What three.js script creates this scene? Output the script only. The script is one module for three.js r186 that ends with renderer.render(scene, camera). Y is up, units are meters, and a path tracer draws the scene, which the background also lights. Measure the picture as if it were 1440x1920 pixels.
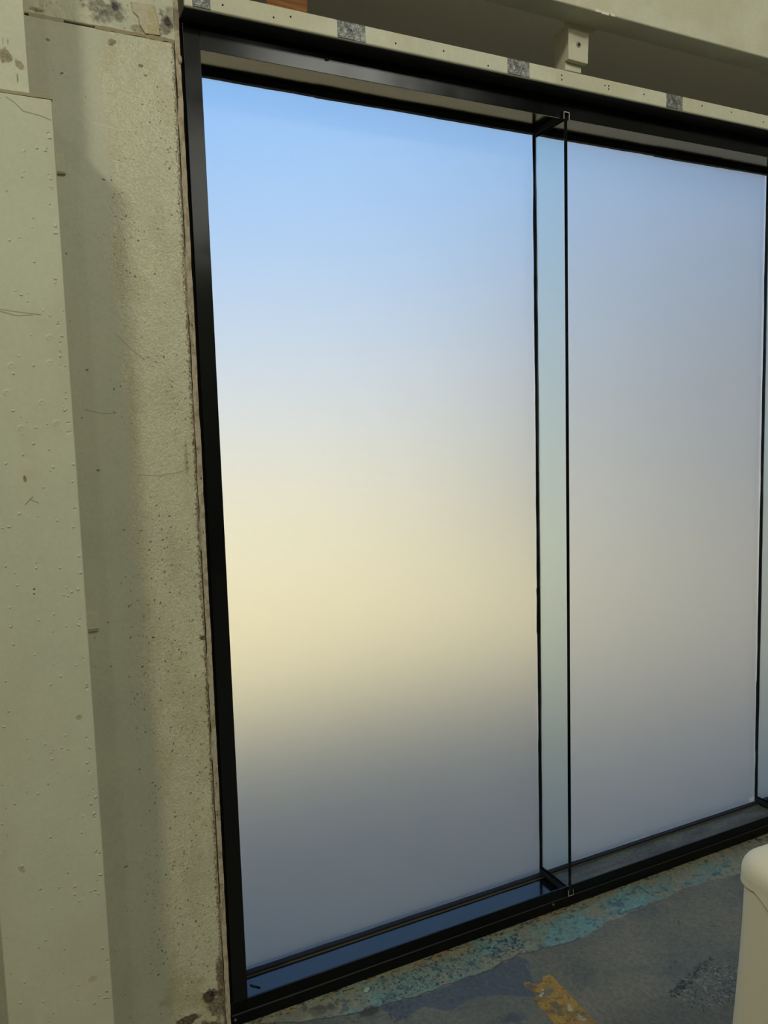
import * as THREE from 'three';
import { RoundedBoxGeometry } from 'three/addons/geometries/RoundedBoxGeometry.js';
import { mergeGeometries } from 'three/addons/utils/BufferGeometryUtils.js';

// ---------------------------------------------------------------- camera, sky, sun, exposure
const scene = new THREE.Scene();
const renderer = new THREE.WebGLRenderer({ antialias: true });
renderer.toneMapping = THREE.LinearToneMapping;
renderer.toneMappingExposure = 1.0;
renderer.shadowMap.enabled = true;

const camera = new THREE.PerspectiveCamera(67.3, 1440 / 1920, 0.05, 400);
camera.position.set(-0.468, 1.55, 1.905);
camera.rotation.set(-0.0984, -0.4473, -0.0292, 'YXZ');

// clear sky: pale haze at the horizon turning blue with height, the same all round
{
  const W = 64, H = 256, data = new Float32Array(W * H * 4);
  const stops = [[0, [0.98, 0.93, 0.92]], [6, [0.76, 0.84, 0.96]], [15, [0.36, 0.68, 1.10]], [30, [0.22, 0.54, 1.12]], [90, [0.15, 0.38, 0.88]]];
  for (let j = 0; j < H; j++) {
    const el = Math.max(0, ((j + 0.5) / H) * 180 - 90);
    let k = 0; while (k < stops.length - 2 && el > stops[k + 1][0]) k++;
    let t = (el - stops[k][0]) / (stops[k + 1][0] - stops[k][0]); t = Math.min(1, Math.max(0, t));
    for (let i = 0; i < W; i++) {
      const o = (j * W + i) * 4;
      for (let c = 0; c < 3; c++) data[o + c] = stops[k][1][c] * (1 - t) + stops[k + 1][1][c] * t;
      data[o + 3] = 1;
    }
  }
  const sky = new THREE.DataTexture(data, W, H, THREE.RGBAFormat, THREE.FloatType);
  sky.mapping = THREE.EquirectangularReflectionMapping; sky.magFilter = THREE.LinearFilter; sky.minFilter = THREE.LinearFilter; sky.needsUpdate = true;
  scene.background = sky;
}
const sun = new THREE.DirectionalLight(0xfff0d8, 4.7);
sun.position.set(14, 26, 5.2); sun.target.position.set(0, 0, -6);
sun.castShadow = true; sun.shadow.mapSize.set(2048, 2048);
Object.assign(sun.shadow.camera, { left: -30, right: 30, top: 30, bottom: -30, near: 1, far: 90 });
scene.add(sun, sun.target);

// the hall's pendant globes: [x, y, z, intensity]
const LAMPS = [[-2.5, 4.25, 2.15, 14.4], [1.86, 4.1, 3.36, 12.4], [-2.6, 4.15, 5.6, 3.5], [1.37, 4.1, 5.9, 6.5]];

// ---------------------------------------------------------------- helpers
let seed = 7;
const rnd = () => { seed = (seed * 1664525 + 1013904223) >>> 0; return seed / 4294967296; };
const hash = (x, y, s) => { let h = Math.imul(x, 374761393) ^ Math.imul(y, 668265263) ^ Math.imul(s, 2246822519); h = Math.imul(h ^ (h >>> 13), 1274126177); return ((h ^ (h >>> 16)) >>> 0) / 4294967296; };
function vn(x, y, s = 1) {
  const x0 = Math.floor(x), y0 = Math.floor(y); let fx = x - x0, fy = y - y0; fx = fx * fx * (3 - 2 * fx); fy = fy * fy * (3 - 2 * fy);
  const a = hash(x0, y0, s), b = hash(x0 + 1, y0, s), c = hash(x0, y0 + 1, s), d = hash(x0 + 1, y0 + 1, s);
  return a + (b - a) * fx + (c - a) * fy + (a - b - c + d) * fx * fy;
}
const fbm = (x, y, s = 1, n = 4) => { let v = 0, a = 0.5, t = 0; for (let i = 0; i < n; i++) { v += a * vn(x, y, s + i * 17); t += a; a *= 0.5; x *= 2.03; y *= 2.03; } return v / t; };
const ss = (a, b, x) => { const t = Math.min(1, Math.max(0, (x - a) / (b - a))); return t * t * (3 - 2 * t); };
const lerp3 = (a, b, t) => [a[0] + (b[0] - a[0]) * t, a[1] + (b[1] - a[1]) * t, a[2] + (b[2] - a[2]) * t];

/** A surface wm x hm metres: fn(x, y) -> [r, g, b, height 0..1] in sRGB bytes; spots are stains and pits splatted on it; then draw(ctx) for lines. Returns { map, bump }. */
function surface(wm, hm, pxm, fn, spots = [], draw = null) {
  const W = Math.round(wm * pxm), H = Math.round(hm * pxm), col = new Float32Array(W * H * 3), ht = new Float32Array(W * H);
  for (let j = 0; j < H; j++) for (let i = 0; i < W; i++) {
    const r = fn((i + 0.5) / pxm, (j + 0.5) / pxm), o = j * W + i;
    col[o * 3] = r[0]; col[o * 3 + 1] = r[1]; col[o * 3 + 2] = r[2]; ht[o] = r[3] ?? 0.5;
  }
  for (const s of spots) {   // { x, y, rx, ry, a, c, k, dh, rag }
    const R = Math.max(s.rx, s.ry) * 1.8, ca = Math.cos(s.a || 0), sa = Math.sin(s.a || 0);
    const i0 = Math.max(0, Math.floor((s.x - R) * pxm)), i1 = Math.min(W - 1, Math.ceil((s.x + R) * pxm)), j0 = Math.max(0, Math.floor((s.y - R) * pxm)), j1 = Math.min(H - 1, Math.ceil((s.y + R) * pxm));
    for (let j = j0; j <= j1; j++) for (let i = i0; i <= i1; i++) {
      const dx = (i + 0.5) / pxm - s.x, dy = (j + 0.5) / pxm - s.y;
      let d = Math.hypot((dx * ca + dy * sa) / s.rx, (-dx * sa + dy * ca) / s.ry);
      if (s.rag) d += (fbm(i / pxm * s.rag, j / pxm * s.rag, 91, 4) - 0.5) * 1.5;
      let t = (1 - ss(s.soft ?? 0.55, 1, d)) * s.k; const o = j * W + i;
      if (s.dh) ht[o] += s.dh * (1 - ss(0.4, 1, d));
      if (t <= 0) continue;
      if (s.rag && s.rx > 0.004) t *= 0.35 + 1.1 * fbm(i * 0.45, j * 0.45, 97, 2);
      if (s.c) for (let c = 0; c < 3; c++) col[o * 3 + c] += (s.c[c] - col[o * 3 + c]) * t;
    }
  }
  const cc = document.createElement('canvas'); cc.width = W; cc.height = H;
  const g = cc.getContext('2d'), im = g.createImageData(W, H);
  const bb = new Uint8Array(W * H * 4);
  for (let o = 0; o < W * H; o++) {
    for (let c = 0; c < 3; c++) im.data[o * 4 + c] = Math.max(0, Math.min(255, col[o * 3 + c]));
    im.data[o * 4 + 3] = 255;
    const h = Math.max(0, Math.min(255, ht[o] * 255)); bb[o * 4] = bb[o * 4 + 1] = bb[o * 4 + 2] = h; bb[o * 4 + 3] = 255;
  }
  g.putImageData(im, 0, 0);
  if (draw) { g.scale(pxm, pxm); draw(g); }
  const map = new THREE.CanvasTexture(cc); map.colorSpace = THREE.SRGBColorSpace; map.flipY = false; map.wrapS = map.wrapT = THREE.RepeatWrapping;
  const bump = new THREE.DataTexture(bb, W, H); bump.magFilter = THREE.LinearFilter; bump.wrapS = bump.wrapT = THREE.RepeatWrapping; bump.needsUpdate = true;
  return { map, bump };
}
const std = (o) => new THREE.MeshStandardMaterial(o);
const phys = (o) => new THREE.MeshPhysicalMaterial(o);
const taken = new Map();
function numbered(name) { const n = taken.get(name) || 0; taken.set(name, n + 1); return n ? `${name}_${String(n).padStart(3, '0')}` : name; }
function mesh(name, geo, mat, parent = scene) {
  const m = new THREE.Mesh(geo, mat); m.name = parent === scene ? numbered(name) : name;
  m.castShadow = m.receiveShadow = true; parent.add(m); return m;
}
function group(name, label, category, pos = [0, 0, 0], grp) {
  const g = new THREE.Group(); g.name = numbered(name); g.position.set(...pos); scene.add(g);
  g.userData = { label, category }; if (grp) g.userData.group = grp; return g;
}
function struct(name, label) { const g = new THREE.Group(); g.name = name; g.userData = { kind: 'structure', label, category: name.split('_')[0] }; scene.add(g); return g; }
/** box between two corners */
function box(x0, x1, y0, y1, z0, z1, r = 0) {
  const w = x1 - x0, h = y1 - y0, d = z1 - z0;
  const g = r ? new RoundedBoxGeometry(w, h, d, 3, Math.min(r, w / 2.01, h / 2.01, d / 2.01)) : new THREE.BoxGeometry(w, h, d);
  return g.translate((x0 + x1) / 2, (y0 + y1) / 2, (z0 + z1) / 2);
}
/** box whose faces carry uv in metres, u along the longer run; origin (ox, oy, oz) */
function uvm(geo, ox = 0, oy = 0, oz = 0, sx = 1, sy = 1) {
  const p = geo.attributes.position, n = geo.attributes.normal, uv = new Float32Array(p.count * 2);
  for (let i = 0; i < p.count; i++) {
    const x = p.getX(i) - ox, y = p.getY(i) - oy, z = p.getZ(i) - oz, ax = Math.abs(n.getX(i)), ay = Math.abs(n.getY(i)), az = Math.abs(n.getZ(i));
    const [u, v] = az >= ax && az >= ay ? [x, y] : ay >= ax ? [x, z] : [z, y];
    uv[i * 2] = u / sx; uv[i * 2 + 1] = v / sy;
  }
  geo.setAttribute('uv', new THREE.BufferAttribute(uv, 2)); return geo;
}
/** long strip along one axis with uneven edges. axis 'x' or 'y'; a0..a1 along it; b0..b1 across (y or x); z0..z1 */
function ragged(axis, a0, a1, b0, b1, z0, z1, amp, freq, s, step = 0.01) {
  const n = Math.max(2, Math.round((a1 - a0) / step)), pos = [], idx = [];
  for (let i = 0; i <= n; i++) {
    const a = a0 + (a1 - a0) * i / n;
    const lo = b0 + (fbm(a * freq, 0.3, s, 3) - 0.5) * 2 * amp + (vn(a * freq * 0.35, 4, s) > 0.82 ? -amp * 0.9 : 0), hi = b1 + (fbm(a * freq, 7.3, s + 5, 3) - 0.5) * 2 * amp * 0.6;
    const zz = z1 + (fbm(a * freq, 3.1, s + 9, 2) - 0.5) * amp;
    for (const [b, z] of [[lo, z0], [lo, zz], [hi, zz], [hi, z0]]) pos.push(...(axis === 'x' ? [a, b, z] : [b, a, z]));
    if (i) for (let k = 0; k < 4; k++) {
      const p = (i - 1) * 4 + k, q = (i - 1) * 4 + (k + 1) % 4, r = p + 4, t = q + 4;
      if (axis === 'x') idx.push(p, r, q, q, r, t); else idx.push(p, q, r, q, t, r);
    }
  }
  const e = n * 4; if (axis === 'x') idx.push(0, 1, 2, 0, 2, 3, e, e + 2, e + 1, e, e + 3, e + 2); else idx.push(0, 2, 1, 0, 3, 2, e, e + 1, e + 2, e, e + 2, e + 3);
  let g = new THREE.BufferGeometry(); g.setAttribute('position', new THREE.Float32BufferAttribute(pos, 3)); g.setIndex(idx);
  g = g.toNonIndexed(); g.computeVertexNormals(); return g;
}

// ---------------------------------------------------------------- materials
const PAINT = [200, 196, 165];
const grain = (x, y, c, amt, s) => { const n = fbm(x * 9, y * 9, s, 4) - 0.5, f = fbm(x * 160, y * 160, s + 40, 2) - 0.5, k = 1 + n * amt + f * amt * 0.8; return [c[0] * k, c[1] * k, c[2] * (k - n * amt * 0.3)]; };

// general paint for surfaces far from the window, one metre a tile
const paintTex = surface(1, 1, 512, (x, y) => [...grain(x, y, PAINT, 0.07, 3), 0.5 + (fbm(x * 60, y * 60, 5, 3) - 0.5) * 0.6]);
const M = {};
M.paint = std({ map: paintTex.map, bumpMap: paintTex.bump, bumpScale: 0.0012, roughness: 0.62 });
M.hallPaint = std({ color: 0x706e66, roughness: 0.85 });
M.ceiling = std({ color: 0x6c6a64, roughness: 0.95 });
M.recess = std({ color: 0xe0ddd8, bumpMap: paintTex.bump, bumpScale: 0.001, roughness: 0.8 });
M.beam = std({ map: surface(1, 1, 512, (x, y) => { const c = grain(x, y, [204, 201, 174], 0.06, 23), w = ss(0.56, 0.72, fbm(x * 5, y * 5, 31, 4)) * 0.22; return lerp3(c, [168, 152, 120], w); }).map, bumpMap: paintTex.bump, bumpScale: 0.0008, roughness: 0.55 });
const blackTex = surface(1, 1, 256, (x, y) => { const s = 128 + (fbm(x * 6, y * 6, 77, 4) - 0.5) * 150; return [s, s, s, 0.5]; });
M.black = phys({ color: 0x040505, roughness: 0.3, specularIntensity: 0.5 });
M.blackFace = phys({ color: 0x060707, roughness: 0.36, roughnessMap: blackTex.map.clone(), specularIntensity: 0.9 });
M.blackFace.roughnessMap.colorSpace = THREE.NoColorSpace;
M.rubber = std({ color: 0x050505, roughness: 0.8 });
M.sealant = std({ color: 0x060707, roughness: 0.85 });
M.aluminium = std({ color: 0xd8d4cc, roughness: 0.4, metalness: 0.6 });
M.steel = std({ color: 0x8d8b84, roughness: 0.45, metalness: 0.7 });
M.hole = std({ color: 0x14120f, roughness: 0.9 });
const dust = surface(1.1, 0.14, 500, (x, y) => { const n = fbm(x * 9, y * 60, 131, 5) * 0.6 + fbm(x * 120, y * 120, 133, 3) * 0.4, t = ss(0.25, 0.8, n); return [...lerp3([54, 53, 47], [92, 88, 74], t), 0.5]; }, Array.from({ length: 90 }, () => ({ x: rnd() * 1.1, y: rnd() * 0.14, rx: 0.001 + rnd() * 0.003, ry: 0.001 + rnd() * 0.002, c: rnd() < 0.5 ? [120, 116, 104] : [22, 18, 14], k: 0.7 })));
M.dustySill = phys({ map: dust.map, roughness: 0.62 });
M.soffit = phys({ color: 0x0f0e0d, roughness: 0.16 });
M.sill = phys({ color: 0x0b0e13, roughness: 0.14, ior: 1.65 });
M.frosted = phys({ color: 0xf4f6f6, roughness: 0.5, transmission: 1, thickness: 0.01, ior: 1.45 });
M.frostedCoarse = phys({ color: 0xf4f6f6, roughness: 0.68, transmission: 1, thickness: 0.01, ior: 1.45 });
M.clear = phys({ color: 0xffffff, roughness: 0.0, transmission: 1, thickness: 0.012, ior: 1.5, attenuationColor: new THREE.Color(0.80, 0.93, 0.90), attenuationDistance: 0.02 });
M.foil = (() => { const t = surface(0.09, 0.06, 1600, (x, y) => { const n = fbm(x * 420, y * 420, 55, 3), m = fbm(x * 90, y * 90, 58, 3), v = 122 + (m - 0.5) * 110 + (n > 0.62 ? 34 : n < 0.34 ? -45 : 0); return [v, v, v * 0.95, n]; }); return std({ map: t.map, bumpMap: t.bump, bumpScale: 0.0012, roughness: 0.5, metalness: 0.35 }); })();

// ---------------------------------------------------------------- structure: the hall
const XL = -4, XR = 5.2, ZF = 7.5, YC = 5, WX0 = -0.048, WX1 = 4.36;
const floorS = struct('floor', 'grey worn concrete floor with a teal painted strip along the window');
const ceilS = struct('ceiling', 'plain pale ceiling of the hall');
const backS = struct('wall_back', 'rough cream painted wall beside and above the window');
const leftS = struct('wall_left', 'cream side wall of the hall, left');
const rightS = struct('wall_right', 'cream side wall of the hall, right');
const frontS = struct('wall_front', 'cream wall of the hall behind the viewer');
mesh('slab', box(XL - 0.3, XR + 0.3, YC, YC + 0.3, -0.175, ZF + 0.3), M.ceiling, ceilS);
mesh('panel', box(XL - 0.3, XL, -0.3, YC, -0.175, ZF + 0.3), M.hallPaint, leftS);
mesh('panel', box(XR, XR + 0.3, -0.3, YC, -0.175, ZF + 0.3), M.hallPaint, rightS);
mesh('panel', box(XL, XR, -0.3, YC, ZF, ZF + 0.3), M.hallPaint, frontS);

// window wall left of the opening: skim on the left, coarse speckled render on the right, a dirty foot
const SEC = -0.85, CR = 2.477;   // the surveyed stretch starts at x = SEC; the joint below the lintel block is at y = CR
{
  const px = 780, w = -0.062 - SEC, sp = [];
  const add = (o) => sp.push(o);
  for (let i = 0; i < 5200; i++) {      // pits and specks of the coarse render
    const x = -0.25 + Math.pow(rnd(), 0.8) * 0.19, y = rnd() * CR, r = 0.0005 + Math.pow(rnd(), 6) * 0.0020;
    if (fbm(x * 14, y * 7, 201, 3) < 0.42 + (y > 1.3 ? 0.08 : y < 1 ? -0.05 : 0)) continue;
    add({ x: x - SEC, y, rx: r * (1 + rnd()), ry: r, a: rnd() * 3, c: [104, 90, 62], k: 0.4 + rnd() * 0.5, dh: -0.3 });
  }
  for (let i = 0; i < 90; i++) { const x = -0.34 + rnd() * 0.28, y = rnd() * CR, r = 0.0007 + rnd() * rnd() * 0.0018; add({ x: x - SEC, y, rx: r * (1.2 + rnd() * 2), ry: r, a: rnd() * 3, c: [70, 60, 44], k: 0.8, dh: -0.5 }); }
  for (let i = 0; i < 4200; i++) { const y = rnd() * CR, off = Math.abs(rnd() + rnd() + rnd() - 1.5) * 0.009 * (0.4 + fbm(2, y * 5, 211, 3)), r = 0.0004 + rnd() * 0.0011; add({ x: -0.0625 - SEC - off, y, rx: r, ry: r * (1 + rnd() * 2.5), c: [96, 76, 48], k: 0.35 + rnd() * 0.45 }); }
  // dirt at the foot by the frame
  for (const [x, y, rx, ry, k, c] of [[-0.098, 0.112, 0.02, 0.022, 0.95, [44, 30, 22]], [-0.08, 0.075, 0.03, 0.05, 0.7, [78, 66, 48]], [-0.155, 0.066, 0.035, 0.016, 0.85, [50, 44, 34]], [-0.11, 0.02, 0.06, 0.04, 0.75, [66, 58, 42]], [-0.07, 0.16, 0.012, 0.07, 0.7, [84, 66, 44]], [-0.16, 0.13, 0.07, 0.07, 0.3, [146, 132, 92]], [-0.068, 1.06, 0.009, 0.007, 0.9, [66, 54, 38]], [-0.085, 1.5, 0.004, 0.05, 0.3, [110, 92, 64]]])
    add({ x: x - SEC, y, rx, ry, c, k, rag: 45, dh: -0.2 });
  // grey mould smudges by the lintel joint
  for (const [x, y, r] of [[-0.335, 2.43, 0.006], [-0.2, 2.45, 0.01], [-0.14, 2.41, 0.006], [-0.13, 2.39, 0.005], [-0.3, 1.72, 0.004], [-0.29, 1.49, 0.005]]) add({ x: x - SEC, y, rx: r, ry: r * 0.7, c: [92, 88, 72], k: 0.75, rag: 90, dh: -0.2 });
  const t = surface(w, CR, px, (x, y) => {
    const X = x + SEC, edge = -0.235 + 0.03 * (1 - y / CR) + (fbm(3, y * 6, 71, 3) - 0.5) * 0.05;
    const coarse = ss(edge - 0.012, edge + 0.02, X), c = grain(x, y, lerp3([191, 189, 163], [198, 193, 162], coarse), 0.07, 11);
    const sp2 = fbm(x * 330, y * 330, 17, 2) - 0.5, tan = ss(0.5, 0.7, fbm(x * 22, y * 12, 13, 4)) * coarse * 0.25;
    const q = lerp3(c, [176, 160, 120], tan), k = 1 + sp2 * 0.16 * coarse;
    return [q[0] * k, q[1] * k, q[2] * k, 0.55 + (fbm(x * 300, y * 300, 19, 3) - 0.5) * (0.1 + 0.6 * coarse) + (fbm(x * 30, y * 30, 21, 2) - 0.5) * 0.2 * coarse];
  }, sp, (g) => {
    g.strokeStyle = 'rgba(70,62,46,.55)'; g.lineWidth = 0.0012; g.lineCap = 'round';
    const ln = (p) => { g.beginPath(); p.forEach(([x, y], i) => g[i ? 'lineTo' : 'moveTo'](x - SEC, y)); g.stroke(); };
    ln([[-0.2, 1.475], [-0.15, 1.47], [-0.1, 1.478], [-0.075, 1.49]]); ln([[-0.23, 1.80], [-0.2, 1.77], [-0.17, 1.745]]); ln([[-0.31, 1.63], [-0.27, 1.62], [-0.24, 1.622]]);
    g.strokeStyle = 'rgba(226,220,190,.8)'; g.lineWidth = 0.001; ln([[-0.115, 2.36], [-0.135, 2.33], [-0.15, 2.29], [-0.152, 2.26]]); ln([[-0.25, 2.27], [-0.2, 2.262], [-0.155, 2.268]]);
  });
  const mat = std({ map: t.map, bumpMap: t.bump, bumpScale: 0.0017, roughness: 0.42 });
  mesh('render_panel', uvm(box(SEC, -0.062, -0.3, CR - 0.0025, -0.175, 0.004, 0.004), SEC, 0, 0, w, CR), mat, backS);
  // lintel block above the joint, with mould and a peeled patch
  const hb = 0.8, sp3 = [];
  for (const [x, y, rx, ry, k, c] of [[-0.205, 2.515, 0.05, 0.028, 0.75, [104, 100, 84]], [-0.19, 2.528, 0.008, 0.008, 0.9, [50, 46, 38]], [-0.215, 2.512, 0.012, 0.01, 0.6, [80, 74, 60]], [-0.08, 2.515, 0.02, 0.03, 0.75, [92, 86, 68]], [-0.076, 2.52, 0.009, 0.012, 0.9, [48, 44, 34]], [-0.335, 2.535, 0.008, 0.01, 0.8, [88, 84, 70]], [-0.26, 2.535, 0.006, 0.008, 0.6, [92, 88, 72]], [-0.12, 2.49, 0.05, 0.012, 0.6, [120, 104, 74]], [-0.355, 2.49, 0.02, 0.006, 0.7, [100, 92, 72]]])
    sp3.push({ x: x - SEC, y: y - CR, rx, ry, c, k, rag: 70, dh: -0.15 });
  for (let i = 0; i < 160; i++) sp3.push({ x: -0.36 - SEC + rnd() * 0.3, y: rnd() * 0.15, rx: 0.0008 + rnd() * 0.001, ry: 0.0008, c: [70, 64, 50], k: 0.7, dh: -0.4 });
  const t2 = surface(w, hb, 640, (x, y) => { const c = grain(x, y, [195, 191, 162], 0.1, 51); return [...c, 0.5 + (fbm(x * 110, y * 110, 53, 3) - 0.5) * 0.7]; }, sp3);
  mesh('lintel_block', uvm(box(SEC, -0.058, CR + 0.0025, CR + hb, -0.175, 0.002, 0.003), SEC, CR, 0, w, hb), std({ map: t2.map, bumpMap: t2.bump, bumpScale: 0.003, roughness: 0.55 }), backS);
  // filler that bridges the joint in places
  mesh('joint_filler', ragged('x', -0.37, -0.3, CR - 0.004, CR + 0.003, -0.02, 0.0035, 0.002, 90, 5, 0.003), std({ color: 0xa89f84, roughness: 0.9 }), backS);
  mesh('joint_filler', ragged('x', -0.235, -0.062, CR - 0.004, CR + 0.004, -0.02, 0.004, 0.0035, 70, 8, 0.003), std({ color: 0x9a8b6c, roughness: 0.9 }), backS);
  mesh('joint_backing', box(SEC, -0.06, CR - 0.01, CR + 0.01, -0.1, -0.006), std({ color: 0x6a6250, roughness: 1 }), backS);
  // peeled paint chip
  const s = new THREE.Shape(); [[-0.153, 2.545], [-0.15, 2.525], [-0.138, 2.515], [-0.137, 2.5], [-0.126, 2.483], [-0.094, 2.485], [-0.097, 2.51], [-0.104, 2.548]].forEach(([x, y], i) => i ? s.lineTo(x, y) : s.moveTo(x, y));
  const ct = surface(0.07, 0.08, 2000, (x, y) => { const n = fbm(x * 60, y * 60, 61, 4), f = fbm(x * 300, y * 300, 64, 2) - 0.5; const q = lerp3([190, 178, 150], [180, 168, 126], ss(0.4, 0.65, n)); return q.map((v) => v * (1 + f * 0.12)); });
  mesh('paint_chip', uvm(new THREE.ExtrudeGeometry(s, { depth: 0.002, bevelEnabled: true, bevelSize: 0.0006, bevelThickness: 0.0006, bevelSegments: 1 }).translate(0, 0, 0.0028), -0.16, 2.48, 0, 0.07, 0.08), std({ map: ct.map, roughness: 0.7 }), backS);
  // mortar strip between the render and the window frame
  const mt = surface(0.1, 2.6, 620, (x, y) => { const n = fbm(x * 120, y * 60, 81, 4); return [...lerp3([182, 168, 142], [156, 138, 110], ss(0.4, 0.75, n)), 0.5 + (fbm(x * 260, y * 200, 83, 3) - 0.5)]; },
    Array.from({ length: 130 }, () => ({ x: rnd() * 0.1, y: rnd() * 2.6, rx: 0.001 + rnd() * 0.0012, ry: 0.0012 + rnd() * 0.003, c: [66, 52, 38], k: 0.85, dh: -0.5 })));
  const strip = ragged('y', 0, 2.62, -0.06, WX0, -0.17, 0.0015, 0.0022, 26, 3, 0.006);
  const pp = strip.attributes.position, uv = new Float32Array(pp.count * 2); for (let i = 0; i < pp.count; i++) { uv[i * 2] = (pp.getX(i) + pp.getZ(i) + 0.1) / 0.1; uv[i * 2 + 1] = pp.getY(i) / 2.6; }
  strip.setAttribute('uv', new THREE.BufferAttribute(uv, 2));
  mesh('mortar_strip', strip, std({ map: mt.map, bumpMap: mt.bump, bumpScale: 0.002, roughness: 0.9 }), backS);
  mesh('mortar_crack', box(-0.066, -0.05, 0, 2.6, -0.17, -0.004), std({ color: 0x4a3b28, roughness: 1 }), backS);
  mesh('mortar_lump', new THREE.SphereGeometry(0.007, 14, 10).scale(0.7, 1.4, 0.8).translate(-0.05, 2.44, 0.002), std({ map: mt.map, roughness: 0.9 }), backS);
  // the rest of that wall
  mesh('wall_panel', uvm(box(XL, SEC, -0.3, YC, -0.175, 0.003)), M.paint, backS);
  mesh('wall_panel', uvm(box(SEC, WX0, CR + hb, YC, -0.175, 0.003)), M.paint, backS);
  mesh('wall_panel', uvm(box(WX1, XR, -0.3, YC, -0.175, 0.003)), M.paint, backS);
  mesh('recess_panel', uvm(box(WX0, 1.079, 2.49, YC, -0.175, -0.16)), M.recess, backS);
  mesh('recess_panel', uvm(box(1.082, WX1, 2.49, YC, -0.175, -0.16)), M.recess, backS);
}

// floor: the surveyed stretch by the window, and the rest of the hall
const FX0 = -0.6, FX1 = 2.6, FZ1 = 0.95;
{
  const px = 630, sp = [], F = (x, z, o) => sp.push({ x: x - FX0, y: z, ...o });
  const tealEdge = [[-0.6, 0.0], [-0.01, 0.01], [0.118, 0.064], [0.24, 0.106], [0.33, 0.117], [0.479, 0.134], [0.544, 0.131], [0.673, 0.135], [0.788, 0.121], [0.835, 0.133], [1.024, 0.15], [1.13, 0.127], [1.34, 0.119], [1.517, 0.112], [1.699, 0.139], [2.6, 0.13]];
  const edgeAt = (x) => { let k = 0; while (k < tealEdge.length - 2 && x > tealEdge[k + 1][0]) k++; const [a, b] = [tealEdge[k], tealEdge[k + 1]]; return a[1] + (b[1] - a[1]) * (x - a[0]) / (b[0] - a[0]); };
  const blue = [[0.33, 0.12], [0.36, 0.19], [0.44, 0.17], [0.477, 0.21], [0.505, 0.22], [0.565, 0.205], [0.637, 0.229], [0.73, 0.285], [0.755, 0.24], [0.80, 0.16], [0.78, 0.122], [0.673, 0.134], [0.479, 0.133]];
  const inside = (P, x, y) => { let c = false; for (let i = 0, j = P.length - 1; i < P.length; j = i++) if ((P[i][1] > y) !== (P[j][1] > y) && x < (P[j][0] - P[i][0]) * (y - P[i][1]) / (P[j][1] - P[i][1]) + P[i][0]) c = !c; return c; };
  for (let i = 0; i < 260; i++) { const x = 0.5 + (rnd() + rnd() - 1) * 0.3, z = 0.03 + rnd() * 0.09; F(x, z, { rx: 0.002 + rnd() * 0.005, ry: 0.0015 + rnd() * 0.003, a: rnd() * 3, c: [44, 56, 60], k: 0.65, rag: 120 }); }
  for (let i = 0; i < 120; i++) { const x = 0.78 + (rnd() - 0.5) * 0.12, z = 0.035 + rnd() * 0.07; F(x, z, { rx: 0.003 + rnd() * 0.006, ry: 0.001 + rnd() * 0.003, a: rnd() * 3, c: [38, 50, 58], k: 0.8, rag: 120 }); }
  for (let i = 0; i < 60; i++) { const x = 0.34 + rnd() * 0.07, z = 0.1 + rnd() * 0.09; F(x, z, { rx: 0.002 + rnd() * 0.005, ry: 0.0015 + rnd() * 0.004, a: rnd() * 3, c: [50, 56, 60], k: 0.7, rag: 120 }); }
  F(0.299, 0.116, { rx: 0.03, ry: 0.02, c: [60, 54, 44], k: 0.9, rag: 40 }); F(0.19, 0.05, { rx: 0.05, ry: 0.022, a: 0.3, c: [62, 62, 54], k: 0.7, rag: 40 }); F(0.12, 0.04, { rx: 0.05, ry: 0.03, c: [118, 112, 94], k: 0.7, rag: 40 });
  F(0.62, 0.32, { rx: 0.07, ry: 0.03, a: 0.2, c: [64, 66, 70], k: 0.75, rag: 30 });
  for (let i = 0; i < 200; i++) { const x = rnd() * 2.2, z = rnd() * 0.14; F(x, z, { rx: 0.0015 + rnd() * 0.006, ry: 0.001 + rnd() * 0.002, a: rnd() * 3, c: rnd() < 0.6 ? [48, 46, 40] : [140, 134, 116], k: 0.7, rag: 90 }); }
  for (let i = 0; i < 900; i++) { const x = rnd() * 2.2, z = 0.003 + Math.pow(rnd(), 2) * 0.022; F(x, z, { rx: 0.002 + rnd() * 0.008, ry: 0.001 + rnd() * 0.003, a: (rnd() - 0.5) * 0.5, c: rnd() < 0.4 ? [44, 38, 28] : [142, 118, 74], k: 0.85, rag: 80, dh: 0.2 }); }
  // worn rough patch and scrapes
  for (let i = 0; i < 900; i++) { const a = rnd() * 6.3, r = Math.sqrt(rnd()), x = 1.19 + Math.cos(a) * r * 0.13, z = 0.485 + Math.sin(a) * r * 0.065; F(x, z, { rx: 0.002 + rnd() * 0.005, ry: 0.001 + rnd() * 0.003, a: rnd() * 3, c: rnd() < 0.75 ? [146, 138, 114] : [52, 52, 46], k: 0.6, rag: 100, dh: 0.25 }); }
  for (let i = 0; i < 90; i++) { const t = rnd(), x = 1.06 + t * 0.2 + (rnd() - 0.5) * 0.03, z = 0.455 - t * 0.05 + (rnd() - 0.5) * 0.02; F(x, z, { rx: 0.004 + rnd() * 0.006, ry: 0.002 + rnd() * 0.002, a: rnd() * 3, c: [42, 43, 40], k: 0.75, rag: 90, dh: -0.2 }); }
  for (let i = 0; i < 160; i++) { const x = 0.6 + rnd() * 1.4, z = 0.18 + rnd() * 0.7; F(x, z, { rx: 0.004 + rnd() * 0.03, ry: 0.0008 + rnd() * 0.0015, a: rnd() * 3, c: rnd() < 0.75 ? [142, 130, 112] : [46, 44, 40], k: 0.4 + rnd() * 0.35, rag: 60 }); }
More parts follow.
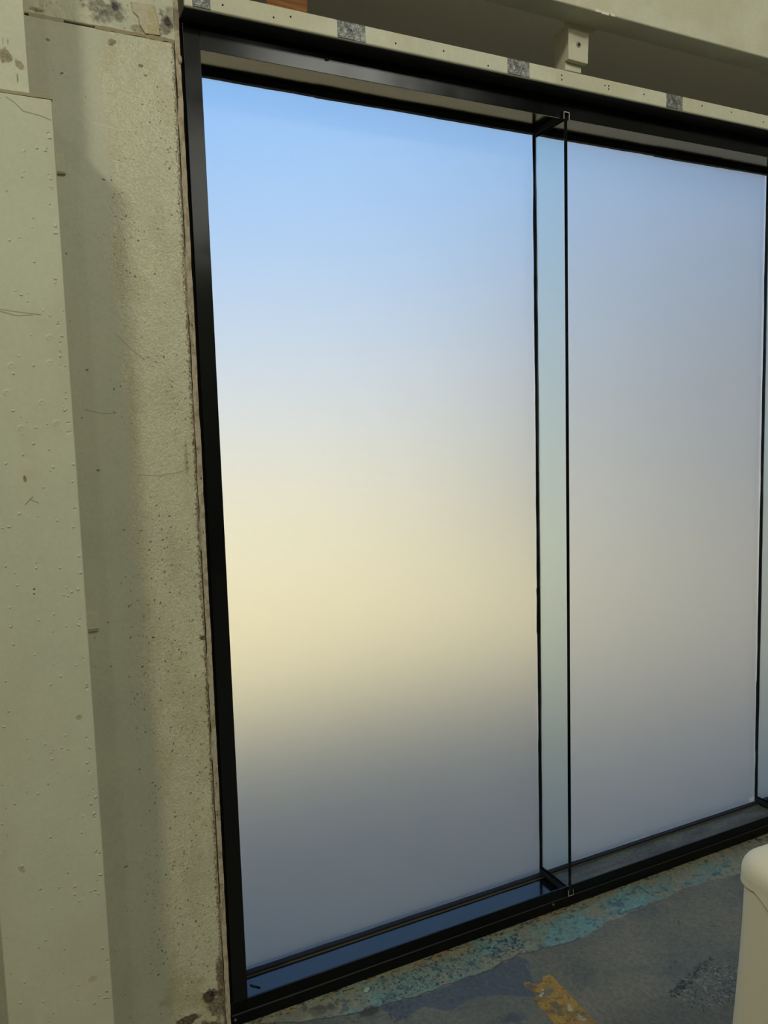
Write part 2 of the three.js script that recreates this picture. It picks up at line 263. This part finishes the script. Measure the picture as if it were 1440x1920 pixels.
  for (let i = 0; i < 30; i++) { const x = 0.9 + rnd() * 0.3, z = 0.3 + rnd() * 0.2; F(x, z, { rx: 0.006 + rnd() * 0.02, ry: 0.004 + rnd() * 0.008, a: rnd() * 3, c: [126, 112, 98], k: 0.3, rag: 60 }); }
  const t = surface(FX1 - FX0, FZ1, px, (x, z) => {
    const X = x + FX0, wob = (fbm(X * 30, z * 30, 301, 3) - 0.5) * 0.018, d = edgeAt(X) + wob - z;
    const base = lerp3([98, 97, 84], [110, 105, 86], ss(0.4, 0.7, fbm(X * 4, z * 4, 303, 5)));
    let q = lerp3(base, [84, 87, 77], ss(0.5, 0.75, fbm(X * 7, z * 7, 305, 4)) * 0.7);
    if (inside(blue, X + wob * 0.6, z + wob * 0.6)) q = lerp3(q, [72, 78, 86], 0.8);
    if (d > 0) {
      const f = fbm(X * 11, z * 16, 307, 5), teal = lerp3([106, 126, 112], [104, 136, 130], ss(0.35, 0.6, fbm(X * 5, 2, 309, 2)));
      q = lerp3(teal, [130, 123, 98], ss(0.42, 0.68, f + (X > 1.1 ? 0.08 : 0) + (X < 0.25 ? 0.12 : 0) + (z < 0.04 ? 0.1 : 0)) * 0.85);
      q = lerp3(q, [56, 76, 86], ss(0.6, 0.75, fbm(X * 60, z * 60, 311, 3)) * 0.6);
    }
    const f2 = 1 + (fbm(X * 140, z * 140, 313, 3) - 0.5) * 0.34; if (Math.abs(d) < 0.0022) q = lerp3(q, X > 1 ? [130, 116, 96] : [58, 58, 54], 0.7);
    return [q[0] * f2, q[1] * f2, q[2] * f2, 0.5 + (fbm(X * 70, z * 70, 315, 3) - 0.5) * 0.5 + (d > 0 ? 0.2 : 0)];
  }, sp);
  mesh('concrete_slab', uvm(box(FX0, FX1, -0.3, 0, 0, FZ1), FX0, 0, 0, FX1 - FX0, FZ1), std({ map: t.map, bumpMap: t.bump, bumpScale: 0.0015, roughness: 0.62 }), floorS);
  const t2 = surface(1, 1, 400, (x, z) => { const n = fbm(x * 4, z * 4, 303, 5), f2 = 1 + (fbm(x * 90, z * 90, 313, 3) - 0.5) * 0.2; return [...lerp3([90, 91, 86], [106, 102, 92], ss(0.35, 0.7, n)).map((v) => v * f2), 0.5]; });
  const fm = std({ map: t2.map, roughness: 0.65 });
  for (const [a, b, c, d] of [[XL, FX0, 0, FZ1], [FX1, XR, 0, FZ1], [XL, XR, FZ1, ZF], [WX0, WX1, -0.175, 0]]) mesh('concrete_slab', uvm(box(a, b, -0.3, d === 0 ? -0.001 : 0, c, d)), fm, floorS);
}

// ---------------------------------------------------------------- window: black steel frame, frosted panes, clear glass fins
const GZ = -0.145, JX = [1.079, 2.147, 3.215], FH = 2.53;
const win = struct('window_1', 'tall frosted glass window in a black steel frame with clear glass fins');
{
  mesh('frame_post', uvm(box(-0.040, 0, 0.03, FH, -0.16, 0, 0.0012)), M.blackFace, win);
  mesh('gasket', box(-0.047, -0.040, 0.0, FH, -0.17, -0.010), M.rubber, win);
  mesh('frame_post', box(WX1 - 0.05, WX1, 0.03, FH, -0.16, 0, 0.0012), M.black, win);
  mesh('header_lip', uvm(box(0, WX1 - 0.05, 2.472, FH, -0.006, 0.0, 0.001)), M.blackFace, win);
  mesh('header_soffit', box(0, WX1 - 0.05, 2.489, FH, -0.17, -0.006), M.soffit, win);
  mesh('bottom_rail', box(-0.045, WX1, 0.0, 0.0645, -0.006, 0.0, 0.001), M.black, win);
  mesh('kick_plate', box(-0.045, WX1, 0.0, 0.031, 0.0, 0.0035, 0.001), M.black, win);
  mesh('kick_edge', box(-0.045, WX1, 0.031, 0.0322, 0.0, 0.003), std({ color: 0x3a3732, roughness: 0.5 }), win);
  const bays = [[0, JX[0]], [JX[0], JX[1]], [JX[1], JX[2]], [JX[2], WX1 - 0.05]];
  bays.forEach(([a, b], i) => {
    mesh('sill', uvm(box(a, b, -0.02, 0.03, -0.175, -0.006), a, 0, -0.14, 1.1, 0.14), i ? M.dustySill : M.sill, win);
    mesh('pane', box(a + (i ? 0.005 : -0.02), b - 0.005, 0.032, 2.484, GZ - 0.012, GZ), i ? M.frostedCoarse : M.frosted, win);
    mesh('top_bead', ragged('x', a, b, 2.474, 2.495, GZ, -0.131, 0.0016, 14, 40 + i, 0.012), M.sealant, win);
    mesh('bottom_bead', ragged('x', a, b, 0.025, 0.0385, GZ, -0.128, 0.0016, 18, 60 + i, 0.012), M.sealant, win);
    mesh('bead_lip', ragged('x', a, b, 0.028, 0.033, -0.13, -0.1235, 0.001, 18, 70 + i, 0.012), std({ color: 0x4a4638, roughness: 0.8 }), win);
  });
  for (const x of JX) {
    const j = mesh('joint_sealant', ragged('y', 0.03, 2.484, x - 0.0100, x + 0.0085, GZ + 0.0002, GZ + 0.004, 0.0022, 9, 90 + Math.round(x * 10), 0.008), M.sealant, win);
    const fin = mesh('glass_fin', box(x - 0.006, x + 0.006, 0.042, 2.474, GZ + 0.001, 0.004, 0.0008), M.clear, win);
    // U channels that hold the fin, cut ends bare
    for (const [nm, y0, up] of [['bottom_channel', 0.036, 1], ['top_channel', 2.4885, -1]]) {
      const U = (z0, z1, e = 0) => mergeGeometries([box(x - 0.0105, x - 0.0088, Math.min(y0, y0 + up * 0.021), Math.max(y0, y0 + up * 0.021), z0, z1), box(x + 0.0088, x + 0.0105, Math.min(y0, y0 + up * 0.021), Math.max(y0, y0 + up * 0.021), z0, z1), box(x - 0.0105, x + 0.0105, Math.min(y0, y0 + up * 0.002), Math.max(y0, y0 + up * 0.002), z0, z1)]);
      mesh(nm, U(GZ + 0.002, 0.008), M.rubber, fin);
      mesh('channel_end', U(0.008, 0.0088), M.aluminium, fin).userData.label = 'bare cut end of the channel';
    }
  }
  // torn scrap of film at the foot of the second pane
  const sc = new THREE.Shape(); [[-0.014, 0.002], [0.008, 0], [0.01, 0.022], [-0.004, 0.016], [-0.016, 0.018]].forEach(([x, y], i) => i ? sc.lineTo(x, y) : sc.moveTo(x, y));
  mesh('film_scrap', new THREE.ExtrudeGeometry(sc, { depth: 0.0006, bevelEnabled: false }).translate(2.122, 0.041, GZ + 0.0002), std({ color: 0xe6e8ec, roughness: 0.6 }), win);
  // screws and little bolts in the frame
  const head = new THREE.CylinderGeometry(0.0035, 0.0035, 0.002, 12).rotateX(Math.PI / 2);
  for (const [x, y] of [[-0.037, 0.02], [1.011, 0.024], [2.05, 0.022]]) mesh('screw', head.clone().translate(x, y, 0.0045), M.steel, win);
  for (const [x, y] of [[0.906, 2.522], [1.814, 2.522], [2.9, 2.522]]) mesh('bolt', new THREE.CylinderGeometry(0.008, 0.008, 0.008, 6).rotateX(Math.PI / 2).translate(x, y, 0.004), M.black, win);
  mesh('plug', new THREE.SphereGeometry(0.007, 12, 8).scale(1, 0.8, 0.35).translate(0.321, 2.507, 0), M.rubber, win);
}

// ---------------------------------------------------------------- column left of the window
{
  const col = group('column', 'boxed cream painted column standing left of the black window frame', 'column', [-0.452, 0, 0.075]);
  const px = 800, W = 0.214, H = 2.254, sp = [];
  const B = (x, y, r, ry = r, a = 0, dh = 0.5, c = null, k = 0) => sp.push({ x: x + 0.559, y, rx: r, ry, a, dh, c, k });
  for (const [x, y] of [[-0.382, 1.773], [-0.457, 1.715], [-0.385, 1.721], [-0.448, 1.588], [-0.38, 1.597], [-0.47, 1.66], [-0.405, 1.64]]) { B(x, y, 0.009, 0.007, 0.6, 0.28); B(x + 0.001, y - 0.001, 0.006, 0.0045, 0.6, -0.2); }
  for (let i = 0; i < 160; i++) B(-0.555 + rnd() * 0.2, rnd() * 2.2, 0.0015 + rnd() * 0.003, 0.001 + rnd() * 0.002, rnd() * 3, 0.3 + rnd() * 0.4);
  for (let i = 0; i < 60; i++) B(-0.352 - rnd() * 0.012, rnd() * 2.2, 0.002 + rnd() * 0.004, 0.0015 + rnd() * 0.002, rnd() * 3, rnd() < 0.5 ? 0.5 : -0.4);
  for (let i = 0; i < 40; i++) B(-0.55 + rnd() * 0.2, rnd() * 2.2, 0.001 + rnd() * 0.001, 0.001, 0, -0.4, [84, 76, 58], 0.6);
  B(-0.445, 1.251, 0.002, 0.002, 0, -0.6, [30, 27, 22], 1); B(-0.446, 1.241, 0.002, 0.0015, 0, -0.6, [50, 44, 34], 0.9);
  B(-0.447, 1.483, 0.004, 0.009, 0.1, -0.2, [142, 104, 62], 0.85); B(-0.44, 1.51, 0.012, 0.02, 0.5, 0.15, [206, 202, 172], 0.4);
  B(-0.376, 0.96, 0.008, 0.007, 0, -0.2, [156, 150, 120], 0.6); B(-0.51, 0.65, 0.006, 0.012, 0.6, 0, [150, 142, 112], 0.5);
  B(-0.386, 0.355, 0.012, 0.009, 0, -0.1, [168, 160, 128], 0.5);
  const t = surface(W, H, px, (x, y) => { const c = grain(x, y, [200, 199, 171], 0.05, 401); const w = ss(0.5, 0.75, fbm(x * 8, y * 3, 405, 4)) * 0.2; return [...lerp3(c, [188, 176, 138], w), 0.45 + (fbm(x * 40, y * 40, 403, 3) - 0.5) * 0.08 + (fbm(x * 5, y * 5, 407, 2) - 0.5) * 0.1]; }, sp, (g) => {
    g.strokeStyle = 'rgba(96,88,68,.7)'; g.lineWidth = 0.0014; g.lineCap = 'round';
    const ln = (p) => { g.beginPath(); p.forEach(([x, y], i) => g[i ? 'lineTo' : 'moveTo'](x + 0.559, y)); g.stroke(); };
    ln([[-0.559, 1.835], [-0.47, 1.826], [-0.43, 1.821], [-0.395, 1.818]]); ln([[-0.47, 1.822], [-0.44, 1.814], [-0.41, 1.817]]);
    ln([[-0.43, 2.24], [-0.415, 2.231], [-0.4, 2.217], [-0.37, 2.213], [-0.35, 2.207]]);
    ln([[-0.46, 2.243], [-0.44, 2.236]]); ln([[-0.44, 1.44], [-0.425, 1.432]]); ln([[-0.45, 1.43], [-0.435, 1.445]]);
  });
  const cm = std({ map: t.map, bumpMap: t.bump, bumpScale: 0.0032, roughness: 0.46 });
  const o = [-0.452, 0, 0.075];
  mesh('casing', uvm(box(-0.559, -0.345, 0, 2.249, 0.005, 0.15, 0.004), -0.559, 0, 0, W, H).translate(-o[0], 0, -o[2]), cm, col);
  mesh('casing_cap', ragged('x', -0.559, -0.344, 2.2475, 2.254, 0.005, 0.1506, 0.0012, 40, 7, 0.006).translate(-o[0], 0, -o[2]), std({ color: 0xa09574, roughness: 0.8 }), col);
  const t2 = surface(0.18, 0.45, 700, (x, y) => [...grain(x, y, [202, 200, 172], 0.06, 421), 0.5 + (fbm(x * 40, y * 40, 423, 3) - 0.5) * 0.3], [
    { x: 0.14, y: 0.078, rx: 0.014, ry: 0.016, c: [120, 104, 78], k: 0.75, rag: 70, dh: -0.2 }, { x: 0.165, y: 0.064, rx: 0.008, ry: 0.01, a: 0.7, c: [128, 112, 86], k: 0.7, rag: 90 }, { x: 0.16, y: 0.04, rx: 0.002, ry: 0.012, c: [110, 100, 78], k: 0.6, rag: 90 }, { x: 0.138, y: 0.105, rx: 0.0012, ry: 0.009, c: [130, 118, 92], k: 0.6 }, { x: 0.147, y: 0.105, rx: 0.0012, ry: 0.009, c: [130, 118, 92], k: 0.6 }]);
  mesh('upper_shaft', uvm(box(-0.565, -0.384, 2.254, 2.695, 0.005, 0.12, 0.003), -0.565, 2.254, 0, 0.18, 0.45).translate(-o[0], 0, -o[2]), std({ map: t2.map, bumpMap: t2.bump, bumpScale: 0.002, roughness: 0.5 }), col);
  // painted clips on the wall at the column's edge
  for (const [y, w] of [[2.172, 0.03], [1.138, 0.036]]) {
    const x0 = -0.347, x1 = x0 + w;
    mesh('wall_clip', uvm(box(x0, x1, y - 0.02, y + 0.021, 0.0025, 0.0095, 0.002)).translate(-o[0], 0, -o[2]), M.paint, col);
    mesh('clip_foot', box(x0, x1, y - 0.024, y - 0.0205, 0.0025, 0.012, 0.001).translate(-o[0], 0, -o[2]), M.paint, col);
  }
}

// ---------------------------------------------------------------- steel above the window
{
  const lin = group('steel_lintel', 'narrow cream steel lintel angle with bare grey patches above the window frame', 'lintel', [0, 2.532, 0]);
  const L = (g) => g.translate(0, -2.532, 0);
  mesh('front_leg', L(uvm(box(-0.046, WX1, 2.532, 2.577, 0.048, 0.06, 0.005))), M.beam, lin);
  mesh('shade_underside', L(box(-0.046, WX1, 2.5305, 2.536, -0.158, 0.0545)), M.rubber, lin);  // black strip painting in the shade beneath the cream angle
  for (const [a, b] of [[-0.03, 0.015], [0.326, 0.406], [0.832, 0.909], [1.421, 1.493], [2.02, 2.1]]) mesh('bare_patch', L(uvm(box(a, b, 2.5335, 2.5765, 0.054, 0.0604, 0.0046), a, 2.532, 0, 0.09, 0.06)), M.foil, lin);
  const hd = new THREE.CylinderGeometry(0.0021, 0.0021, 0.002, 10).rotateX(Math.PI / 2);
  for (const [x, y] of [[0.042, 2.551], [0.164, 2.548], [0.207, 2.558], [0.365, 2.556], [0.489, 2.549], [0.631, 2.556], [0.77, 2.543], [0.885, 2.554], [1.02, 2.56], [1.02, 2.548], [1.179, 2.558], [1.193, 2.559], [1.193, 2.55], [1.331, 2.557], [1.465, 2.55], [1.575, 2.561], [1.707, 2.561], [1.858, 2.552]]) mesh('screw_hole', L(hd.clone().translate(x, y, 0.0600)), M.hole, lin);

  const bm = group('steel_beam', 'deep cream painted steel beam running across above the lintel', 'beam', [0, 2.698, 0.1]);
  const T = (g) => g.translate(0, -2.698, -0.1);
  mesh('face', T(uvm(box(XL + 0.05, XR - 0.05, 2.698, 3.15, 0.072, 0.15, 0.005))), M.beam, bm);
  // hanger tab welded under the beam's rear edge
  const s = new THREE.Shape(); s.moveTo(1.031, 2.6); s.lineTo(1.099, 2.598); s.lineTo(1.103, 2.672); s.quadraticCurveTo(1.104, 2.695, 1.132, 2.6965); s.lineTo(1.132, 2.74); s.lineTo(1.031, 2.74); s.closePath();
  mesh('hanger_tab', T(uvm(new THREE.ExtrudeGeometry(s, { depth: 0.0155, bevelEnabled: true, bevelSize: 0.0008, bevelThickness: 0.0008, bevelSegments: 2, curveSegments: 10 }).translate(0, 0, 0.0616))), M.beam, bm);
  mesh('bolt', T(new THREE.CylinderGeometry(0.0075, 0.0075, 0.003, 18).rotateX(Math.PI / 2).translate(1.066, 2.644, 0.0785)), M.steel, bm);
  mesh('bolt_slot', T(new THREE.CylinderGeometry(0.0045, 0.0045, 0.001, 14).rotateX(Math.PI / 2).translate(1.0665, 2.643, 0.0802)), M.hole, bm);
  for (const [x, y, w] of [[1.075, 2.7015, 0.02], [1.1, 2.7, 0.026], [1.128, 2.701, 0.014]]) mesh('paint_chip', T(box(x - w / 2, x + w / 2, y - 0.004, y + 0.004, 0.1485, 0.1512, 0.001)), std({ color: 0xded9c2, roughness: 0.7 }), bm);

  const hg = group('beam_hanger', 'short square steel post between lintel and beam', 'post', [1.08, 2.575, 0.02]);
  mesh('box_section', uvm(box(1.033, 1.091, 2.577, 2.695, 0.008, 0.0605, 0.002)).translate(-1.08, -2.575, -0.02), M.beam, hg);

  // offcut of timber lying on the lintel
  const wt = surface(0.2, 0.1, 1000, (x, y) => { const r = fbm(x * 8, y * 130 + fbm(x * 10, y * 10, 503, 2) * 6, 501, 3), q = lerp3([142, 92, 42], [112, 70, 30], ss(0.3, 0.75, r)); return [...q, r]; });
  const wb = group('wood_block', 'rough orange brown timber offcut resting on top of the steel lintel', 'wood', [0.22, 2.577, 0]);
  mesh('block', uvm(box(-0.05, 0.05, 0, 0.07, -0.05, 0.045, 0.003), -0.05, 0, 0, 0.2, 0.1).rotateY(-0.35), std({ map: wt.map, bumpMap: wt.bump, bumpScale: 0.001, roughness: 0.8 }), wb);
}

// ---------------------------------------------------------------- small things on floor and sill
{
  // worn yellow tape: an outline with real thickness, its face scuffed
  const pts = [[0.792, 0.233], [0.819, 0.233], [0.82, 0.251], [0.816, 0.282], [0.819, 0.301], [0.815, 0.34], [0.812, 0.398], [0.815, 0.5], [0.815, 0.62], [0.714, 0.62], [0.713, 0.5], [0.711, 0.404], [0.716, 0.33], [0.718, 0.291], [0.733, 0.285], [0.75, 0.283], [0.735, 0.266], [0.724, 0.245], [0.729, 0.228], [0.748, 0.23], [0.75, 0.239], [0.766, 0.251], [0.781, 0.25]];
  const s = new THREE.Shape(); pts.forEach(([x, z], i) => i ? s.lineTo(x, -z) : s.moveTo(x, -z));
  const g = new THREE.ExtrudeGeometry(s, { depth: 0.0009, bevelEnabled: false }).rotateX(-Math.PI / 2);
  const sp = [];
  const scuff = (x, z, rx, ry, a, c, k) => sp.push({ x: x - 0.7, y: z - 0.2, rx, ry, a, c, k, rag: 90 });
  scuff(0.765, 0.29, 0.022, 0.02, 0.3, [96, 96, 92], 0.95); scuff(0.745, 0.288, 0.016, 0.005, -0.4, [178, 172, 156], 0.9); scuff(0.762, 0.275, 0.006, 0.003, 0, [190, 184, 168], 0.9); scuff(0.742, 0.245, 0.012, 0.012, 0, [88, 84, 74], 0.95);
  scuff(0.785, 0.362, 0.009, 0.02, 0.3, [166, 162, 150], 0.95); scuff(0.79, 0.41, 0.008, 0.02, -0.2, [160, 156, 144], 0.95); scuff(0.755, 0.335, 0.012, 0.016, 0, [92, 82, 60], 0.85); scuff(0.78, 0.32, 0.012, 0.008, 0.2, [104, 88, 52], 0.8); scuff(0.748, 0.365, 0.01, 0.02, 0.3, [96, 88, 64], 0.85);
  for (let i = 0; i < 130; i++) scuff(0.71 + rnd() * 0.11, 0.23 + rnd() * 0.36, 0.001 + rnd() * 0.005, 0.001 + rnd() * 0.003, rnd() * 3, rnd() < 0.7 ? [98, 80, 44] : [80, 76, 66], 0.8);
  const t = surface(0.12, 0.44, 1500, (x, y) => { const n = fbm(x * 40, y * 40, 601, 4), f = 1 + (fbm(x * 300, y * 300, 603, 2) - 0.5) * 0.25; return lerp3([162, 124, 40], [116, 92, 42], ss(0.35, 0.75, n)).map((v) => v * f); }, sp);
  const tape = mesh('floor_tape', uvm(g, 0.7, 0, 0.2, 0.12, 0.44), std({ map: t.map, roughness: 0.6 }));
  tape.userData = { label: 'worn yellow strip of floor tape with torn end near the window', category: 'tape' };
  const fs = new THREE.Shape(); [[-0.011, -0.003], [-0.002, -0.008], [0.01, 0.002], [0.004, 0.008], [-0.006, 0.005]].forEach(([x, y], i) => i ? fs.lineTo(x, y) : fs.moveTo(x, y));
  const fl = mesh('paint_flake', new THREE.ExtrudeGeometry(fs, { depth: 0.001, bevelEnabled: true, bevelSize: 0.0004, bevelThickness: 0.0003, bevelSegments: 1 }).rotateX(-Math.PI / 2 + 0.12), std({ color: 0x93a595, roughness: 0.8 }));
  fl.position.set(0.327, 0.0022, 0.046); fl.userData = { label: 'pale green flake of paint lying on the teal floor strip', category: 'flake' };
  const tw = mesh('twig', new THREE.TubeGeometry(new THREE.CatmullRomCurve3([[0.031, 0.0318, -0.091], [0.038, 0.0323, -0.083], [0.044, 0.0318, -0.077], [0.053, 0.0318, -0.068]].map((p) => new THREE.Vector3(...p))), 16, 0.0014, 6), std({ color: 0x16120e, roughness: 0.9 }));
  tw.userData = { label: 'tiny dark twig lying on the shiny sill beside the left post', category: 'twig' };
}

// ---------------------------------------------------------------- covered table at the right
{
  const TX = 0.693, TZ = 0.942, W = 1.2, D = 0.7, H = 0.755, turn = -0.06;
  const tb = group('table', 'folding table hidden under cream cloths', 'table', [TX, 0, TZ]);
  tb.rotation.y = turn;
  mesh('table_top', box(0.05, W - 0.05, H - 0.035, H - 0.008, 0.05, D - 0.05, 0.004), std({ color: 0xbdb7a8, roughness: 0.6 }), tb);
  for (const [x, z] of [[0.1, 0.1], [W - 0.1, 0.1], [0.1, D - 0.1], [W - 0.1, D - 0.1]]) mesh('leg', new THREE.CylinderGeometry(0.014, 0.012, H - 0.03, 14).translate(x, (H - 0.03) / 2, z), M.steel, tb);
  // cloth: rounded rectangle rings from the middle of the top, over the edge and down
  const R = 0.06, ring = [], per = [];
  const corner = (cx, cz, a0) => { for (let k = 0; k <= 10; k++) { const a = a0 + k / 10 * Math.PI / 2; per.push([cx, cz, Math.cos(a), Math.sin(a)]); } };
  const run = (x0, z0, x1, z1, nx, nz, n) => { for (let k = 1; k < n; k++) per.push([x0 + (x1 - x0) * k / n, z0 + (z1 - z0) * k / n, nx, nz]); };
  corner(R, R, Math.PI); run(R, R, W - R, R, 0, -1, 60); corner(W - R, R, Math.PI * 1.5); run(W - R, R, W - R, D - R, 1, 0, 36); corner(W - R, D - R, 0); run(W - R, D - R, R, D - R, 0, 1, 60); corner(R, D - R, Math.PI / 2); run(R, D - R, R, R, -1, 0, 36);
  const N = per.length, pos = [], idx = [], rows = [];
  for (let k = 0; k <= 8; k++) rows.push({ in: 1 - k / 8, t: 0 });                       // flat top, centre to edge
  for (let k = 1; k <= 6; k++) rows.push({ in: 0, arc: k / 6 });                          // over the edge
  for (let k = 1; k <= 46; k++) rows.push({ in: 0, arc: 1, down: k / 46 });
  const rad = 0.03;
  for (const r of rows) per.forEach(([cx, cz, nx, nz], i) => {
    const a = (r.arc || 0) * Math.PI / 2, d = (r.down || 0) * (H - rad - 0.03), s = i / N * 40;
    let out = R - rad + Math.sin(a) * rad, y = H + 0.002 - (1 - Math.cos(a)) * rad - d;
    if (r.down) { const isC = nx !== 0 && nz !== 0 ? 1 : 0; out += 0.012 * d / 0.7 + (Math.sin(s * 1.9) * 0.5 + Math.sin(s * 0.83 + 1) * 0.5) * 0.016 * ss(0.02, 0.6, d) + isC * 0.004 * ss(0, 0.5, d); }
    let x = cx + nx * out, z = cz + nz * out;
    if (r.in) { x = x + (W / 2 - x) * r.in; z = z + (D / 2 - z) * r.in; }
    if (!r.down) y += (fbm(x * 9, z * 9, 701, 3) - 0.5) * 0.006 * (1 - (r.arc || 0));
    pos.push(x, y, z);
  });
  for (let j = 0; j < rows.length - 1; j++) for (let i = 0; i < N; i++) { const a = j * N + i, b = j * N + (i + 1) % N; idx.push(a, b, a + N, b, b + N, a + N); }
  const g = new THREE.BufferGeometry(); g.setAttribute('position', new THREE.Float32BufferAttribute(pos, 3)); g.setIndex(idx); g.computeVertexNormals();
  const cloth = phys({ color: 0xe0d5b8, roughness: 0.5 });
  const cl = mesh('tablecloth', g, cloth);
  cl.position.set(TX, 0, TZ); cl.rotation.y = turn;
  cl.userData = { label: 'cream cloth skirt hanging to the floor around a table, lower right corner', category: 'tablecloth' };
  // cover of the same cloth laid over it, its hem swooping lower along the left side
  const p2 = [], i2 = [], rw = []; for (let k = 0; k <= 10; k++) rw.push({ in: 1 - k / 10 }); for (let k = 1; k <= 8; k++) rw.push({ arc: k / 8 }); for (let k = 1; k <= 10; k++) rw.push({ arc: 1, down: k / 10 });
  const lift = 0.005, hem = per.map(([cx, cz, nx, nz]) => { const left = nx < -0.05 ? -nx : 0, far = nz < -0.05 ? -nz : 0; return 0.012 + left * 0.085 * ss(R + 0.0, R + 0.16, cz + 0.02 * left) + (nz > 0.05 ? 0.06 : 0) + (nx > 0.05 ? 0.06 : 0) + far * 0.01; });
  for (const side of [0, 1]) for (const q of rw) per.forEach(([cx, cz, nx, nz], i) => {
    const th = lift - side * 0.003, a = (q.arc || 0) * Math.PI / 2, d = (q.down || 0) * hem[i], rr = rad + th;
    const out = R - rad + Math.sin(a) * rr + 0.004 * ss(0, 0.06, d) + 0.001;
    let x = cx + nx * out, z = cz + nz * out; const y = H + 0.002 + th - (1 - Math.cos(a)) * rr - d;
    const yy = q.in ? y + (fbm(x * 7, z * 7, 703, 3) - 0.4) * 0.012 * ss(0, 0.3, q.in) + 0.003 : y;
    if (q.in) { x += (W / 2 - x) * q.in; z += (D / 2 - z) * q.in; }
    p2.push(x, yy, z);
  });
  const S = rw.length * N;
  for (let j = 0; j < rw.length - 1; j++) for (let i = 0; i < N; i++) { const a = j * N + i, b = j * N + (i + 1) % N; i2.push(a, b, a + N, b, b + N, a + N, S + a, S + a + N, S + b, S + b, S + a + N, S + b + N); }
  for (let i = 0; i < N; i++) { const a = (rw.length - 1) * N + i, b = (rw.length - 1) * N + (i + 1) % N; i2.push(a, b, S + a, b, S + b, S + a); }
  const g2 = new THREE.BufferGeometry(); g2.setAttribute('position', new THREE.Float32BufferAttribute(p2, 3)); g2.setIndex(i2); g2.computeVertexNormals();
  const cov = mesh('table_cover', g2, cloth);
  cov.position.set(TX, 0, TZ); cov.rotation.y = turn;
  cov.userData = { label: 'smooth cream cover laid over the top of the draped table', category: 'cover' };
}

// ---------------------------------------------------------------- pendant lamps of the hall (above and behind the viewer)
LAMPS.forEach(([x, y, z, power], i) => {
  const g = group('pendant_lamp', ['white globe pendant lamp near the left wall, closest to the window', 'white globe pendant lamp on the right side of the hall', 'white globe pendant lamp at the back left of the hall', 'white globe pendant lamp at the back right of the hall'][i], 'lamp', [x, y, z], 'globe pendants of the hall');
  mesh('globe', new THREE.SphereGeometry(0.22, 32, 20), std({ color: 0xffffff, emissive: 0xf9fbee, emissiveIntensity: 2.2, roughness: 0.4 }), g);
  mesh('cap', new THREE.CylinderGeometry(0.05, 0.07, 0.06, 20).translate(0, 0.24, 0), M.black, g);
  mesh('stem', new THREE.CylinderGeometry(0.008, 0.008, YC - y - 0.25, 8).translate(0, 0.25 + (YC - y - 0.25) / 2, 0), M.black, g);
  const l = new THREE.PointLight(0xf9fbee, power); l.shadow.radius = 10.5; l.castShadow = true; l.name = 'globe_light'; g.add(l);
});

// ---------------------------------------------------------------- outside: apron, sunlit yard, unseen wing added on the right to dim those panes, low far wall
{
  const yard = new THREE.Group(); yard.name = 'yard'; yard.userData = { kind: 'structure', label: 'paved yard outside the window', category: 'yard' }; scene.add(yard);
  mesh('concrete_apron', box(-40, 60, -0.5, -0.06, -2.3, -0.178), std({ color: 0xb39a82, roughness: 0.95 }), yard);
  mesh('sand_paving', box(-60, 80, -0.5, -0.08, -90, -2.3), std({ color: 0xe2cd92, roughness: 0.95 }), yard);
  const wing = group('added_wing', 'unseen wing added outside beyond the frosted panes to dim the right ones', 'building', [13.0, 0, -5]);
  mesh('wing_wall', box(-4.5, 6, -0.4, 4.6, -4.6, 4.5), std({ color: 0xd0bdb2, roughness: 0.9 }), wing);
  mesh('wing_roof', box(-4.7, 6.2, 4.6, 4.85, -4.8, 4.5), std({ color: 0x80807c, roughness: 0.9 }), wing);
}

renderer.render(scene, camera);
